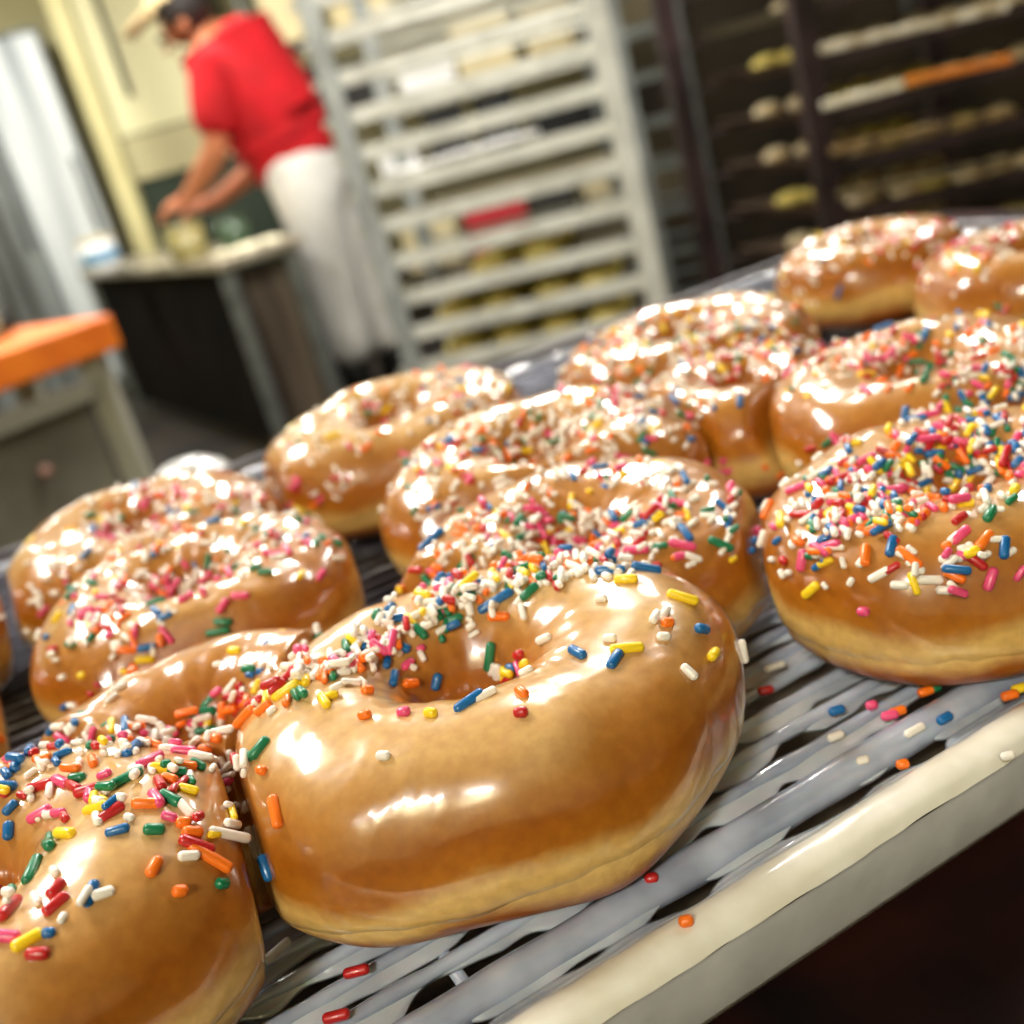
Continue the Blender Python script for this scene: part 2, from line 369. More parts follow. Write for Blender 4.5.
for i, a in enumerate(keys):
    for b in keys[i+1:]:
        fa, fb = (a, b) if DN[a][1] < DN[b][1] else (b, a)      # fa nearer
        ca = DM[fa] @ Vector((0, 0, DN[fa][4]/2)); cb = DM[fb] @ Vector((0, 0, DN[fb][4]/2))
        d = cb-ca
        if Vector((d.x, d.y, 0)).length > 0.105: continue
        h = Vector((d.x, d.y, 0)).normalized()
        side = abs(h.y)
        n = (h - Vector((0, 0, 0.55*side))).normalized()
        def rad(kk):
            c_ = math.cos(math.atan2(h.y, h.x)-DN[kk][5]); return 0.5/math.sqrt((c_/DN[kk][2])**2+(1-c_*c_)/DN[kk][3]**2)
        ra, rb = rad(fa), rad(fb); lap = max(0.0, ra+rb-Vector((d.x, d.y)).length)
        m = ca + h*(ra-(0.48 if fa == 'B' and fb == 'A' else 0.28)*lap) + Vector((0, 0, (cb.z-ca.z)*0.5))
        PL[fa].append((m, n)); PL[fb].append((m, -n))
SOFT = 0.002
def clampw(k, p, gap):
    for (m, n) in PL[k]+PL[k]:
        s_ = (p-m).dot(n)+gap+SOFT
        if s_ > 0:
            p = p - n*(s_ - SOFT*(1-math.exp(-s_/SOFT)))
    if p.z < WT-0.0002: p.z = WT-0.0002
    return p
NT, NP = 132, 56
GB = {}; DROOT = {}
for k in keys:
    Mx = DM[k]; Mi = Mx.inverted()
    big = k in 'ABKJED'
    nt = 168 if big else 108; npp = 64 if big else 44
    root = thing('doughnut', DN[k][8], 'doughnut', Mx.translation, group='glazed ring doughnuts with sprinkles')
    root.matrix_world = Mx; DROOT[k] = root
    V = [Mi @ clampw(k, Mx @ dough_pt(k, 2*math.pi*i/nt, 2*math.pi*j/npp), 0.0012) for i in range(nt) for j in range(npp)]
    Fc = [(i*npp+j, ((i+1) % nt)*npp+j, ((i+1) % nt)*npp+(j+1) % npp, i*npp+(j+1) % npp) for i in range(nt) for j in range(npp)]
    d = new_obj('dough', V, Fc, M_D, root, smooth=True)
    # icing: shell over the top half, thick wavy lower edge
    nrm = [v.normal.copy() for v in d.data.vertices]
    V2 = []; G = 46
    sd = sum(ord(c) for c in k)*0.77
    rows = []
    for i in range(nt):
        th = 2*math.pi*i/nt
        cx, sx = math.cos(th), math.sin(th)
        p0 = -0.22+0.26*noise.noise(Vector((cx*2.2+sd, sx*2.2, 1)))+0.10*noise.noise(Vector((cx*7+sd, sx*7, 3)))
        p1 = math.pi+0.45+0.1*noise.noise(Vector((cx*3, sx*3, sd)))
        for g in range(G+1):
            f = g/G; ph = p0+(p1-p0)*f
            p = dough_pt(k, th, ph)
            a = dough_pt(k, th+0.01, ph)-dough_pt(k, th-0.01, ph); b2 = dough_pt(k, th, ph+0.01)-dough_pt(k, th, ph-0.01)
            n = a.cross(b2).normalized()
            edge = min(f, 1-f)*G
            t_ = 0.0009*(1-math.exp(-edge/2.6)) - (0.0003 if g in (0, G) else 0)
            # soft runs and wrinkles of the icing
            hgt = max(0.0, math.sin(ph))
            q = p*60+Vector((sd, 0, 0))
            t_ += ((0.0009 if k in 'ABK' else 0.0019)*hgt*abs(noise.noise(q)) + 0.0005*hgt*noise.noise(Vector((cx*4+sd, sx*4, ph*1.5))))*(1 if 0 < g < G else 0)
            V2.append(Mi @ clampw(k, Mx @ (p+n*t_), 0.0006))
    F2 = [(i*(G+1)+j, ((i+1) % nt)*(G+1)+j, ((i+1) % nt)*(G+1)+j+1, i*(G+1)+j+1) for i in range(nt) for j in range(G)]
    g_ = new_obj('icing', V2, F2, M_G, root, smooth=True)
    GB[k] = BVHTree.FromPolygons([Mx @ v for v in V2]+[Mx @ v for v in V], F2+[tuple(len(V2)+q for q in f) for f in Fc])

# ------------------------------------------------------------------ sprinkles
random.seed(11)
SC = {'white': lin(245, 238, 225), 'pink': lin(228, 74, 122), 'red': lin(190, 30, 32), 'orange': lin(250, 120, 22),
      'yellow': lin(252, 214, 30), 'green': lin(8, 118, 76), 'blue': lin(4, 98, 160)}
CN = list(SC); SM = {c: mat('sprinkle_'+c, SC[c], 0.35, coat=0.3, sss=0.0) for c in CN}
def capsule(r, L, seg=10):
    prof = [(0.0, -L/2)]
    for a in (35, 65, 90): prof.append((r*math.sin(R(a)), -L/2+r*0.8*(1-math.cos(R(a)))))
    prof += [(rr, -z) for (rr, z) in prof[::-1]]
    V = []; Fc = []
    V.append((0, 0, -L/2))
    for (rr, z) in prof[1:-1]:
        for q in range(seg): V.append((rr*math.cos(2*math.pi*q/seg), rr*math.sin(2*math.pi*q/seg), z))
    V.append((0, 0, L/2)); nr = len(prof)-2
    for q in range(seg): Fc.append((0, 1+(q+1) % seg, 1+q))
    for i in range(nr-1):
        for q in range(seg): Fc.append((1+i*seg+q, 1+i*seg+(q+1) % seg, 1+(i+1)*seg+(q+1) % seg, 1+(i+1)*seg+q))
    for q in range(seg): Fc.append((1+(nr-1)*seg+q, 1+(nr-1)*seg+(q+1) % seg, len(V)-1))
    return V, Fc
LEN = [0.0026, 0.0036, 0.0048, 0.0062, 0.0082]
SME = {}
for c in CN:
    for li, L_ in enumerate(LEN):
        V, Fc = capsule(0.00098 if c != 'white' else 0.00086, L_)
        me = bpy.data.meshes.new('sprinkle'); me.from_pydata(V, [], Fc); me.materials.append(SM[c])
        me.polygons.foreach_set('use_smooth', [True]*len(me.polygons)); me.update(); SME[c, li] = me
CAMP = Vector((0, 0, CZ))
PLACED = {k: [] for k in keys}
def frame_of(loc, n, t, lift):
    z = t.normalized(); x = n.cross(z).normalized(); y = z.cross(x)
    M = Matrix((x, y, z)).transposed().to_4x4(); M.translation = loc+n*lift; return M
def cast(px, py):
    d = pray(px, py).normalized(); best = None
    for k in keys:
        h = GB[k].ray_cast(CAMP, d)
        if h[0] is not None and (best is None or h[3] < best[1][3]): best = (k, h)
    return best, d
HASH = {}
def crowd(p):
    key = (round(p.x/0.0022), round(p.y/0.0022), round(p.z/0.0022)); c = HASH.get(key, 0); HASH[key] = c+1; return c
def put_px(px, py, c, li, ang=None, sc=1.0):
    b, d = cast(px, py)
    if b is None: return
    k, (loc, n, idx, dist) = b
    if n.dot(d) > 0: n = -n
    if ang is None: ang = random.uniform(0, 180)
    w = Rv*math.cos(R(ang)) + Uv*math.sin(R(ang))
    t = w - d*(w.dot(n)/d.dot(n)) if abs(d.dot(n)) > 0.25 else w-n*w.dot(n)
    if t.length < 1e-4: return
    t = t.normalized()
    if n.z < -0.15: return
    t = (t + n*random.uniform(-0.12, 0.18)).normalized()
    cr = min(crowd(loc), 2)
    PLACED[k].append((frame_of(loc, n, t, 0.0004+0.0010*cr) @ Matrix.Scale(sc, 4), c, li, dist))
def pick(wts):
    r_ = random.random()*sum(wts); a = 0
    for c, w_ in zip(CN, wts):
        a += w_
        if r_ <= a: return c
    return CN[0]
DENS = 0.95
MIXD = (58, 9, 6, 8, 7, 7, 6)
def blob(cx, cy, sx, sy, ang, n, wts=MIXD, longer=0):
    ca, sa = math.cos(R(ang)), math.sin(R(ang))
    for _ in range(int(n*DENS)):
        u = max(-1.9, min(1.9, random.gauss(0, 1)))*sx; v = max(-1.9, min(1.9, random.gauss(0, 1)))*sy
        c = pick(wts)
        li = random.choice((0, 0, 1, 1, 2)) if c == 'white' else random.choice((0, 1, 1, 2, 2, 3))
        put_px(cx+u*ca+v*sa, cy-u*sa+v*ca, c, li, None, random.uniform(0.68, 0.95))
# the ones that can be told apart on the sharp doughnuts: pixel, colour, length class, direction
EX = [(496,602,'blue',4,32),(499,617,'orange',2,0),(490,657,'green',3,80),(512,668,'blue',0,0),(578,654,'blue',2,-30),(615,661,'blue',2,55),(627,650,'yellow',3,8),
 (682,599,'yellow',3,-18),(626,581,'yellow',2,0),(667,624,'orange',0,0),(701,630,'blue',1,-5),(712,655,'yellow',1,50),(741,652,'white',2,-65),(521,714,'red',0,0),
 (470,703,'blue',3,30),(431,715,'yellow',0,0),(404,714,'pink',0,0),(436,682,'blue',1,80),(526,665,'yellow',0,40),(410,684,'orange',1,0),(399,647,'blue',2,-20),(382,650,'blue',2,-25),
 (367,692,'orange',0,0),(261,749,'green',2,55),(251,757,'green',0,0),(277,812,'orange',3,-80),(674,816,'green',0,0),(545,640,'white',1,30),(520,655,'red',0,20),(508,680,'red',1,45),(498,672,'white',1,80),
 (440,612,'green',2,85),(455,620,'green',1,20),(470,600,'green',1,30),(530,593,'green',2,40),(610,640,'white',0,0),(655,618,'white',1,60),(664,615,'white',1,50),(688,673,'white',1,-50),(602,600,'white',0,0),
 (365,717,'orange',0,0),(384,757,'white',0,0),(424,600,'orange',2,10),(395,620,'blue',2,10),(446,580,'blue',2,0),
 # lower left doughnut
 (209,858,'orange',4,-35),(196,846,'red',3,-20),(188,857,'white',1,0),(192,833,'orange',1,0),(183,824,'orange',0,0),(228,836,'white',4,-18),(255,842,'white',3,-35),(268,867,'blue',2,-30),(154,868,'orange',1,60),
 (221,884,'green',0,0),(179,892,'orange',0,0),(154,831,'green',1,0),(103,895,'white',1,20),(34,871,'green',3,60),(50,846,'green',2,-40),(10,831,'blue',1,90),(66,835,'yellow',2,5),(57,890,'red',1,50),
 (97,810,'yellow',3,5),(112,814,'red',2,30),(41,815,'pink',2,35),(28,942,'yellow',2,30),(10,910,'red',3,50),(5,938,'pink',2,0),(38,955,'red',1,0),(127,780,'green',3,30),(170,800,'green',2,-30),(42,787,'red',3,15),(88,792,'red',2,20),
 (132,751,'blue',3,40),(30,752,'blue',2,75),(17,765,'blue',2,70),(5,787,'blue',2,0),(150,762,'pink',3,25),(163,770,'yellow',2,0),(177,774,'green',1,0),(183,753,'pink',2,0),(200,758,'white',2,-40),(146,805,'orange',2,0),(156,800,'pink',2,-60),
 (62,783,'pink',2,-20),(222,733,'white',2,30),(214,738,'orange',2,-20),(202,712,'green',3,5),(196,723,'pink',1,0),(240,700,'red',3,35),(230,710,'orange',2,20),(235,652,'yellow',1,0),(218,632,'green',3,10),(249,669,'green',1,0),
 (147,648,'blue',2,10),(145,660,'yellow',2,5),(127,650,'orange',2,0),(130,672,'orange',2,60),(288,668,'white',1,0),(287,692,'yellow',3,30),(246,718,'orange',3,5),
 # right edge doughnut
 (892,547,'blue',2,75),(909,558,'orange',3,-40),(866,556,'orange',2,85),(918,520,'orange',3,35),(836,511,'yellow',3,25),(863,497,'blue',3,35),(812,590,'yellow',2,45),(803,561,'pink',2,75),(864,611,'pink',0,0),
 (1004,548,'blue',2,85),(990,579,'pink',2,70),(960,536,'pink',2,40),(965,556,'pink',1,0),(984,541,'orange',2,50),(851,657,'white',2,55),(890,492,'pink',3,0),(905,415,'blue',2,80),(892,468,'blue',2,20),(840,480,'red',3,20),
 (880,575,'white',2,30),(930,580,'white',2,0),(945,590,'white',1,0),(900,585,'white',1,0),(962,505,'yellow',2,0),(990,515,'green',2,60),
 # further back
 (432,541,'blue',4,35),(720,545,'green',3,-25),(646,523,'blue',3,25),(682,546,'pink',3,-10),(636,551,'pink',3,0),(646,570,'blue',3,-5),(610,572,'blue',3,5),(663,638,'white',0,0),(477,451,'blue',2,-10),(446,443,'blue',2,5),(430,447,'red',2,0),
 (740,402,'blue',2,85),(839,292,'blue',3,75),(823,259,'blue',2,0),(844,243,'yellow',3,20),(983,228,'blue',3,60),(866,375,'yellow',3,0),(925,379,'green',3,60),(925,335,'blue',3,70),(884,328,'blue',3,-10),(155,551,'blue',3,80),(160,545,'yellow',1,0),
 (345,479,'red',2,0),(335,478,'red',1,0),(213,522,'blue',2,10),(240,596,'pink',2,0),(223,622,'green',2,0)]
for e in EX: put_px(*e)
# crowded bands: front centre doughnut, sparse smooth front
WW = (70, 3, 4, 8, 4, 3, 3)
blob(355, 662, 26, 13, 42, 60, WW); blob(395, 628, 34, 15, 35, 48); blob(455, 600, 34, 14, 12, 58); blob(540, 580, 50, 6, 6, 38); blob(300, 680, 22, 12, 30, 26, WW); blob(500, 680, 14, 12, 30, 9); blob(420, 655, 30, 10, 10, 12)
blob(560, 560, 90, 12, 6, 70)                           # behind it
blob(600, 520, 70, 26, 12, 100); blob(520, 520, 50, 22, 25, 75); blob(690, 510, 38, 24, 0, 42, (40, 16, 4, 4, 3, 18, 12)); blob(560, 550, 60, 16, 10, 55)
blob(550, 440, 70, 24, 12, 120); blob(640, 430, 40, 20, 5, 50); blob(440, 480, 34, 40, 30, 60, (70, 8, 5, 8, 3, 5, 2)); blob(520, 440, 60, 16, 15, 36)
blob(350, 420, 55, 20, 30, 60, (66, 14, 6, 4, 4, 4, 2)); blob(450, 390, 45, 13, 15, 60, (60, 16, 5, 4, 6, 4, 5)); blob(330, 480, 30, 20, 30, 14, (70, 12, 6, 4, 4, 4, 2))
blob(190, 585, 80, 20, 22, 120, (40, 24, 12, 6, 3, 14, 4)); blob(280, 545, 40, 16, 0, 30, (55, 6, 4, 10, 2, 22, 2)); blob(110, 625, 34, 26, 50, 34, (60, 10, 8, 12, 5, 3, 3))
blob(140, 515, 50, 22, 20, 85, (58, 20, 6, 6, 4, 3, 4)); blob(230, 505, 36, 14, 5, 36, (60, 10, 3, 5, 6, 10, 4)); blob(50, 590, 28, 26, 50, 36, (80, 6, 3, 3, 5, 2, 0)); blob(120, 560, 40, 16, 20, 24)
blob(260, 690, 34, 12, 28, 34, (40, 6, 16, 20, 10, 4, 2)); blob(150, 735, 60, 14, 8, 50, WW); blob(50, 745, 40, 20, 30, 44, (50, 6, 6, 14, 8, 5, 10)); blob(200, 790, 30, 20, -30, 22, (50, 6, 4, 30, 3, 5, 2))
blob(90, 800, 60, 22, 10, 36, (34, 18, 18, 6, 8, 12, 5)); blob(20, 900, 22, 40, 60, 16, (30, 25, 25, 5, 10, 4, 5)); blob(215, 765, 26, 14, 0, 22, (60, 10, 4, 20, 4, 2, 2))
blob(905, 470, 75, 26, 18, 230, (36, 17, 9, 10, 8, 9, 12)); blob(990, 440, 34, 34, 20, 120, (30, 17, 10, 10, 8, 10, 14)); blob(840, 520, 40, 18, 30, 55); blob(940, 560, 60, 16, 0, 40, (60, 14, 4, 10, 4, 3, 6)); blob(880, 510, 60, 16, 10, 55)
blob(650, 350, 65, 20, 8, 175, (52, 12, 8, 10, 8, 5, 6)); blob(720, 325, 40, 16, 0, 80, (56, 12, 8, 8, 9, 5, 4)); blob(600, 375, 25, 16, 0, 20, WW); blob(740, 365, 36, 14, 0, 26)
blob(890, 355, 70, 18, 4, 95, (48, 16, 9, 9, 8, 5, 5)); blob(980, 370, 34, 28, 20, 75, (34, 20, 12, 8, 7, 10, 9)); blob(820, 345, 40, 12, 0, 36)
blob(880, 240, 60, 12, 4, 60, (62, 14, 7, 4, 6, 1, 3)); blob(980, 245, 34, 16, 5, 44, (56, 16, 8, 8, 4, 1, 4)); blob(800, 270, 20, 16, 40, 16, WW); blob(940, 265, 30, 16, 0, 16); blob(985, 325, 26, 8, 0, 20, (40, 24, 10, 10, 10, 2, 6))
blob(640, 400, 40, 10, 0, 30); blob(780, 330, 30, 14, 0, 24)
# a thin scatter all round, so the far sides are not bare
for k in keys:
    for _ in range(40):
        th = random.uniform(0.1, math.pi-0.1); ph = random.uniform(0.9, 2.7)
        p = DM[k] @ dough_pt(k, th, ph); d = (p-CAMP)
        h = GB[k].find_nearest(p)
        n = h[1]
        if n.z < 0: n = -n
        if n.dot(d) < 0 and k in 'ABK': continue
        t = Vector((random.uniform(-1, 1), random.uniform(-1, 1), 0)); t = (t-n*t.dot(n)).normalized()
        c = pick(MIXD)
        PLACED[k].append((frame_of(h[0], n, t, 0.0005), c, random.choice((0, 1, 2)), d.length+0.05))
for k in keys:
    L_ = PLACED[k]; ex = sorted(range(len(L_)), key=lambda i: L_[i][3]-LEN[L_[i][2]]*3)
    root = DROOT[k]; Mi = DM[k].inverted()
    for i in ex[:100]:
        Mx, c, li, dd = L_[i]
        o = bpy.data.objects.new('sprinkle', SME[c, li]); COL.objects.link(o); o.parent = root; o.matrix_local = Mi @ Mx
        o['label'] = c+' sugar sprinkle'
    rest = ex[100:]
    if rest:
        V = []; Fc = []; fm = []
        for i in rest:
            Mx, c, li, dd = L_[i]; me = SME[c, li]; b0 = len(V); T_ = Mi @ Mx
            V += [T_ @ v.co for v in me.vertices]; Fc += [tuple(b0+q for q in p.vertices) for p in me.polygons]; fm += [CN.index(c)]*len(me.polygons)
        o = new_obj('sprinkles', V, Fc, None, root, smooth=True, mats=[SM[c] for c in CN], fm=fm)
        tag(o, 'multicoloured sugar sprinkles', kind='stuff')
# loose ones fallen on the screen and the pan
LOOSE = [(837,712,'blue',1,20,'blue sprinkle fallen on the wires below the right edge doughnut'), (926,693,'orange',1,30,'orange sprinkle on the wires left of the green one'),
 (933,690,'green',1,30,'green sprinkle lying on the wires near the right edge'), (945,720,'blue',1,60,'blue sprinkle in the icing nearest the right edge'),
 (898,713,'orange',1,20,'orange sprinkle beside the magenta one on the wires'), (890,717,'pink',1,0,'magenta sprinkle stuck to a wire under the right edge doughnut'),
 (872,707,'pink',0,0,'small magenta dot sprinkle on the wires'), (766,692,'red',1,0,'red sprinkle on the wires right of the front centre doughnut'),
 (851,657,'white',1,50,None), (775,668,'white',2,30,'white sprinkle on the wires in the shade between two doughnuts'),
 (903,766,'orange',0,0,'orange sprinkle on the thick frame wire near the pan rim'), (357,973,'red',2,10,'red sprinkle on the wires below the front centre doughnut'),
 (337,1018,'red',2,10,'red sprinkle at the bottom edge of the photo'), (278,952,'white',3,85,'white sprinkle standing against the lower left doughnut'),
 (1020,690,'yellow',1,20,'yellow sprinkle on the wires at the right edge'), (1010,697,'orange',1,10,'orange sprinkle beside the yellow one at the right edge'),
 (836,738,'white',1,40,'white sprinkle lying by the nearest hole in the icing'), (915,732,'white',2,60,'white sprinkle in the icing beside the blue one'),
 (863,762,'white',0,0,'white dot sprinkle on the thick frame wire'),
 (652,880,'red',0,0,'tiny red sprinkle at the foot of the front centre doughnut')]
for (px, py, c, li, a, lab) in LOOSE:
    if not lab: continue
    p = onz(px, py, WT+0.0006); w = Rv*math.cos(R(a))+Uv*math.sin(R(a)); w.z = 0
    o = bpy.data.objects.new('loose_sprinkle', SME[c, li]); COL.objects.link(o)
    o.matrix_world = frame_of(p, Vector((0, 0, 1)), w, 0.0004); tag(o, lab, 'sprinkle', 'loose sprinkles on the wire screen')
for (px, py, c, li, a, lab) in ((686, 921, 'orange', 0, 20, 'orange crumb of sprinkle on the pan rim'), (1008, 756, 'white', 0, 0, 'white dot on the pan rim near the right edge')):
    p = onz(px, py, RIMZ+0.0012); w = Rv.copy(); w.z = 0
    o = bpy.data.objects.new('loose_sprinkle', SME[c, li]); COL.objects.link(o)
    o.matrix_world = frame_of(p, Vector((0, 0, 1)), w, 0.0); tag(o, lab, 'sprinkle', 'loose sprinkles on the pan rim')

# ------------------------------------------------------------------ things behind: racks
m_alu = mat('rack_aluminium', lin(206, 206, 196), 0.4, 0.1, c2=lin(178, 178, 168), scale=14)
m_alu_d = mat('rack_dull_aluminium', lin(120, 124, 122), 0.4, 0.6, c2=lin(96, 100, 98), scale=14)
m_dark = mat('rack_dark_bronze', lin(58, 42, 44), 0.4, 0.3, c2=lin(30, 20, 22), scale=12)
m_tray = mat('baking_tray', lin(112, 104, 84), 0.45, 0.3)
m_traydk = mat('dark_baked_tray', lin(96, 74, 54), 0.5, 0.2, c2=lin(50, 36, 28), scale=9)
m_parch = mat('parchment_white', lin(250, 250, 248), 0.5)
m_dough = mat('raw_dough', lin(232, 214, 120), 0.55, c2=lin(214, 192, 96), scale=20, sss=0.1)
m_bun = mat('pale_bun', lin(240, 226, 190), 0.5, c2=lin(214, 180, 120), scale=20)
m_black = mat('black_plastic', lin(16, 15, 16), 0.45)
m_rub = mat('caster_rubber', lin(30, 30, 30), 0.6)
m_orange = mat('orange_laminate', lin(232, 124, 26), 0.5, c2=lin(206, 96, 16), scale=10)
def rack(name, label, a, b, dep, z0, z1, zs, pw, m, mp=None, lw=0.03, nub=0.0, wheels=True):
    """a, b: near left and near right post (x, y); dep: vector to the far side panel; zs: ledge heights"""
    mp = mp or m
    t = thing(name, label, 'rack', (a[0], a[1], 0)); o = Vector((a[0], a[1], 0))
    A = Vector((a[0], a[1], 0)); B = Vector((b[0], b[1], 0)); D = Vector((dep[0], dep[1], 0)); e = (B-A).normalized()
    for P in (A, B, A+D, B+D):
        bm = bmesh.new(); bar(bm, P-o+Vector((0, 0, z0)), P-o+Vector((0, 0, z1)), pw); from_bm('post', bm, m if P == B else mp, t, bevel=0.004)
        if wheels:
            bm = bmesh.new(); c = P-o+Vector((0, 0, 0.05))
            rod(bm, c-e*0.016, c+e*0.016, 0.05, seg=20); w = from_bm('caster', bm, m_rub, t)
            bm = bmesh.new(); bar(bm, P-o+Vector((0, 0, 0.05)), P-o+Vector((0, 0, z0)), 0.03); from_bm('caster_fork', bm, m, w)
    for side, off in ((0, Vector((0, 0, 0))), (1, D)):
        for z in zs:
            bm = bmesh.new(); dn = D.normalized()*(0.02 if side == 0 else -0.02); lh = lw if side == 0 else lw*0.35
            p = A+off-o+Vector((0, 0, z)); q = B+off-o+Vector((0, 0, z)); nb = e*nub
            w = e*(pw*0.45)
            lo = Vector((0, 0, -lw/2+lh/2))
            bx(bm, ((p+q)/2+lo)[:], ((q-p).length, 0.006, lh), rz=math.atan2(e.y, e.x))
            if nub and side == 0: bx(bm, (p-nb/2)[:], (nub, 0.006, 0.02), rz=math.atan2(e.y, e.x))
            bx(bm, ((p+q)/2+dn*0.6+Vector((0, 0, -lw/2+0.002)))[:], ((q-p).length, 0.03, 0.004), rz=math.atan2(e.y, e.x))
            from_bm('ledge', bm, m, t)
    for z in (z0+0.02, z1-0.02):
        for P in (A, B):
            bm = bmesh.new(); bar(bm, P-o+Vector((0, 0, z)), P+D-o+Vector((0, 0, z)), pw*0.8); from_bm('cross_bar', bm, m, t)
    return t
def tray_obj(a, b, dep, z, m, label, group, rim=0.022):
    A = Vector((a[0], a[1], 0)); B = Vector((b[0], b[1], 0)); D = Vector((dep[0], dep[1], 0)); C = (A+B+D)/2
    C = Vector((C.x, C.y, z)); e = (B-A)/2; d = D/2; bm = bmesh.new()
    Ls = []
    for (f, h) in ((1.0, rim), (0.97, rim), (0.95, 0.002), (0.93, 0.002)):
        Ls.append([bm.verts.new(e*(sx*f)+d*(sy*f)+Vector((0, 0, h))) for sx, sy in ((-1, -1), (1, -1), (1, 1), (-1, 1))])
    Lb = [bm.verts.new(e*(sx*.94)+d*(sy*.94)) for sx, sy in ((-1, -1), (1, -1), (1, 1), (-1, 1))]
    for i in range(3):
        for k in range(4): bm.faces.new((Ls[i][k], Ls[i][(k+1) % 4], Ls[i+1][(k+1) % 4], Ls[i+1][k]))
    bm.faces.new(Ls[3]); bm.faces.new(Lb[::-1])
    for k in range(4): bm.faces.new((Lb[k], Lb[(k+1) % 4], Ls[0][(k+1) % 4], Ls[0][k]))
    o = from_bm('baking_tray', bm, m); o.location = C; return tag(o, label, 'baking tray', group)
# white ledge rack in the middle
m_post1 = mat('rack_post_grey', lin(160, 164, 162), 0.4, 0.3, c2=lin(126, 130, 128), scale=10)
ORD = ['first', 'second', 'third', 'fourth', 'fifth', 'sixth', 'seventh', 'eighth', 'ninth', 'tenth']
RL, RR, RD = (-0.148, 2.90), (0.494, 2.74), (0.115, 0.46)
zb, zt = 0.395, 1.62
ZL = [0.500-0.094, 0.500, 0.594, 0.688, 0.782, 0.872, 0.962, 1.052, 1.142, 1.232, 1.322, 1.412, 1.502]
rk = rack('bun_rack', 'pale aluminium bun rack with open ledges standing behind the doughnuts', RL, RR, RD, 0.12, zt, [0.22, 0.31]+ZL, 0.050, m_alu, m_post1, 0.040, nub=0.045)
for i, (zi, m) in enumerate(((0, m_tray), (1, m_tray), (2, m_tray), (4, m_tray))):
    z = ZL[zi]-0.020+0.0045
    tray_obj((RL[0]+0.055, RL[1]-0.014+0.012), (RR[0]-0.055, RR[1]+0.014+0.012), (RD[0]*0.95, RD[1]*0.95), z, m,
             ('lowest visible tray in the pale rack, pale dough rounds on it', 'second visible tray from the bottom of the pale rack', 'third visible tray of the pale rack, few dough rounds at its middle', 'empty grey tray high in the pale rack')[i], 'trays in the pale rack')
    if zi < 3:
        nx = 4; rng = [(q, r_) for q in range(nx) for r_ in range(3)]
        for (q, r_) in rng:
            if zi == 2 and q not in (1, 2): continue
            f = (q+0.5+random.uniform(-.08, .08))/nx; g = (r_+0.5)/3
            x = RL[0]+0.075+(RR[0]-RL[0]-0.15)*f+RD[0]*0.86*g; y = RL[1]+0.032+(RR[1]-RL[1])*f+RD[1]*0.86*g
            bm = bmesh.new(); lathe(bm, [(0.03, 0), (0.052, 0.006), (0.058, 0.024), (0.05, 0.044), (0.03, 0.057), (0.008, 0.060)], (0, 0, 0), 20)
            o = from_bm('dough_round', bm, m_dough, smooth=True); o.location = (x, y, z+0.0025)
            tag(o, 'dough round '+ORD[q]+' from left, '+('front', 'middle', 'back')[r_]+' row, '+('lowest visible', 'second', 'sparse third')[zi]+' tray of the pale rack', 'dough', 'dough rounds in the pale rack')
# white parchment-lined board slid in at a slant, sticking out at the left
bm = bmesh.new(); p = aty(345, 204, 2.86); q = aty(470, 156, 3.1)
bx(bm, (0, 0, 0), (0.40, 0.15, 0.012), rz=0.45, rx=0.0)
o = from_bm('white_board', bm, m_parch, bevel=0.004); o.location = (0.125, 3.01, ZL[5]+0.020+0.0068); tag(o, 'bright white board lying on a ledge of the pale rack', 'board')
# further grey rack seen between the two
rack('bun_rack', 'dull grey rack further back between the pale rack and the dark rack', (0.62, 3.75), (0.90, 3.67), (0.12, 0.46), 0.12, 1.7, [0.25+0.14*i for i in range(10)], 0.03, m_alu_d, None, 0.03)
# dark rack at the right, full of trays
DA, DB, DD = (0.815, 2.32), (1.40, 2.20), (-0.145, 0.52)
DZ = [0.30+0.1045*i for i in range(9)]
rack('bun_rack', 'dark brown bun rack loaded with trays at the upper right', DA, DB, DD, 0.12, 1.5, [z-0.02 for z in DZ], 0.05, m_dark, None, 0.022)
cols = [m_traydk, m_traydk, m_traydk, m_traydk, m_traydk, m_traydk, m_traydk, m_tray, m_traydk]
nm = ['lowest tray', 'second tray from the bottom', 'third tray from the bottom', 'fourth tray from the bottom', 'fifth tray from the bottom', 'sixth tray from the bottom', 'seventh tray from the bottom', 'pale tray near the top', 'topmost tray']
for i, z in enumerate(DZ):
    a = (DA[0]+0.060, DA[1]+0.002); b = (DB[0]-0.060, DB[1]+0.020)
    z = z-0.02-0.011+0.0045
    tray_obj(a, b, (DD[0]*0.94, DD[1]*0.94), z, cols[i], nm[i]+' in the dark rack at the upper right', 'trays in the dark rack', rim=0.02)
    for q in range(6):
        if random.random() < 0.15: continue
        for r_ in range(2):
            f = (q+0.5+random.uniform(-.12, .12))/6; g = 0.12+0.66*r_+random.uniform(-.04, .04)
            x = a[0]+0.04+(b[0]-a[0]-0.08)*f+DD[0]*0.92*g; y = a[1]+0.03+(b[1]-a[1])*f+DD[1]*0.86*g
            s_ = random.uniform(0.8, 1.1)
            bm = bmesh.new(); sphere(bm, (0, 0, 0.019), (0.040*s_, 0.028, 0.019), 14)
            o = from_bm('bun', bm, m_bun if random.random() < .6 else m_dough, smooth=True); o.location = (x, y, z+0.003); o.rotation_euler = (0, 0, random.uniform(-.3, .3))
            tag(o, 'pale bun, '+ORD[q]+' from left, '+('front', 'back')[r_]+' row, '+nm[i]+', dark rack', 'bun', 'buns in the dark rack')
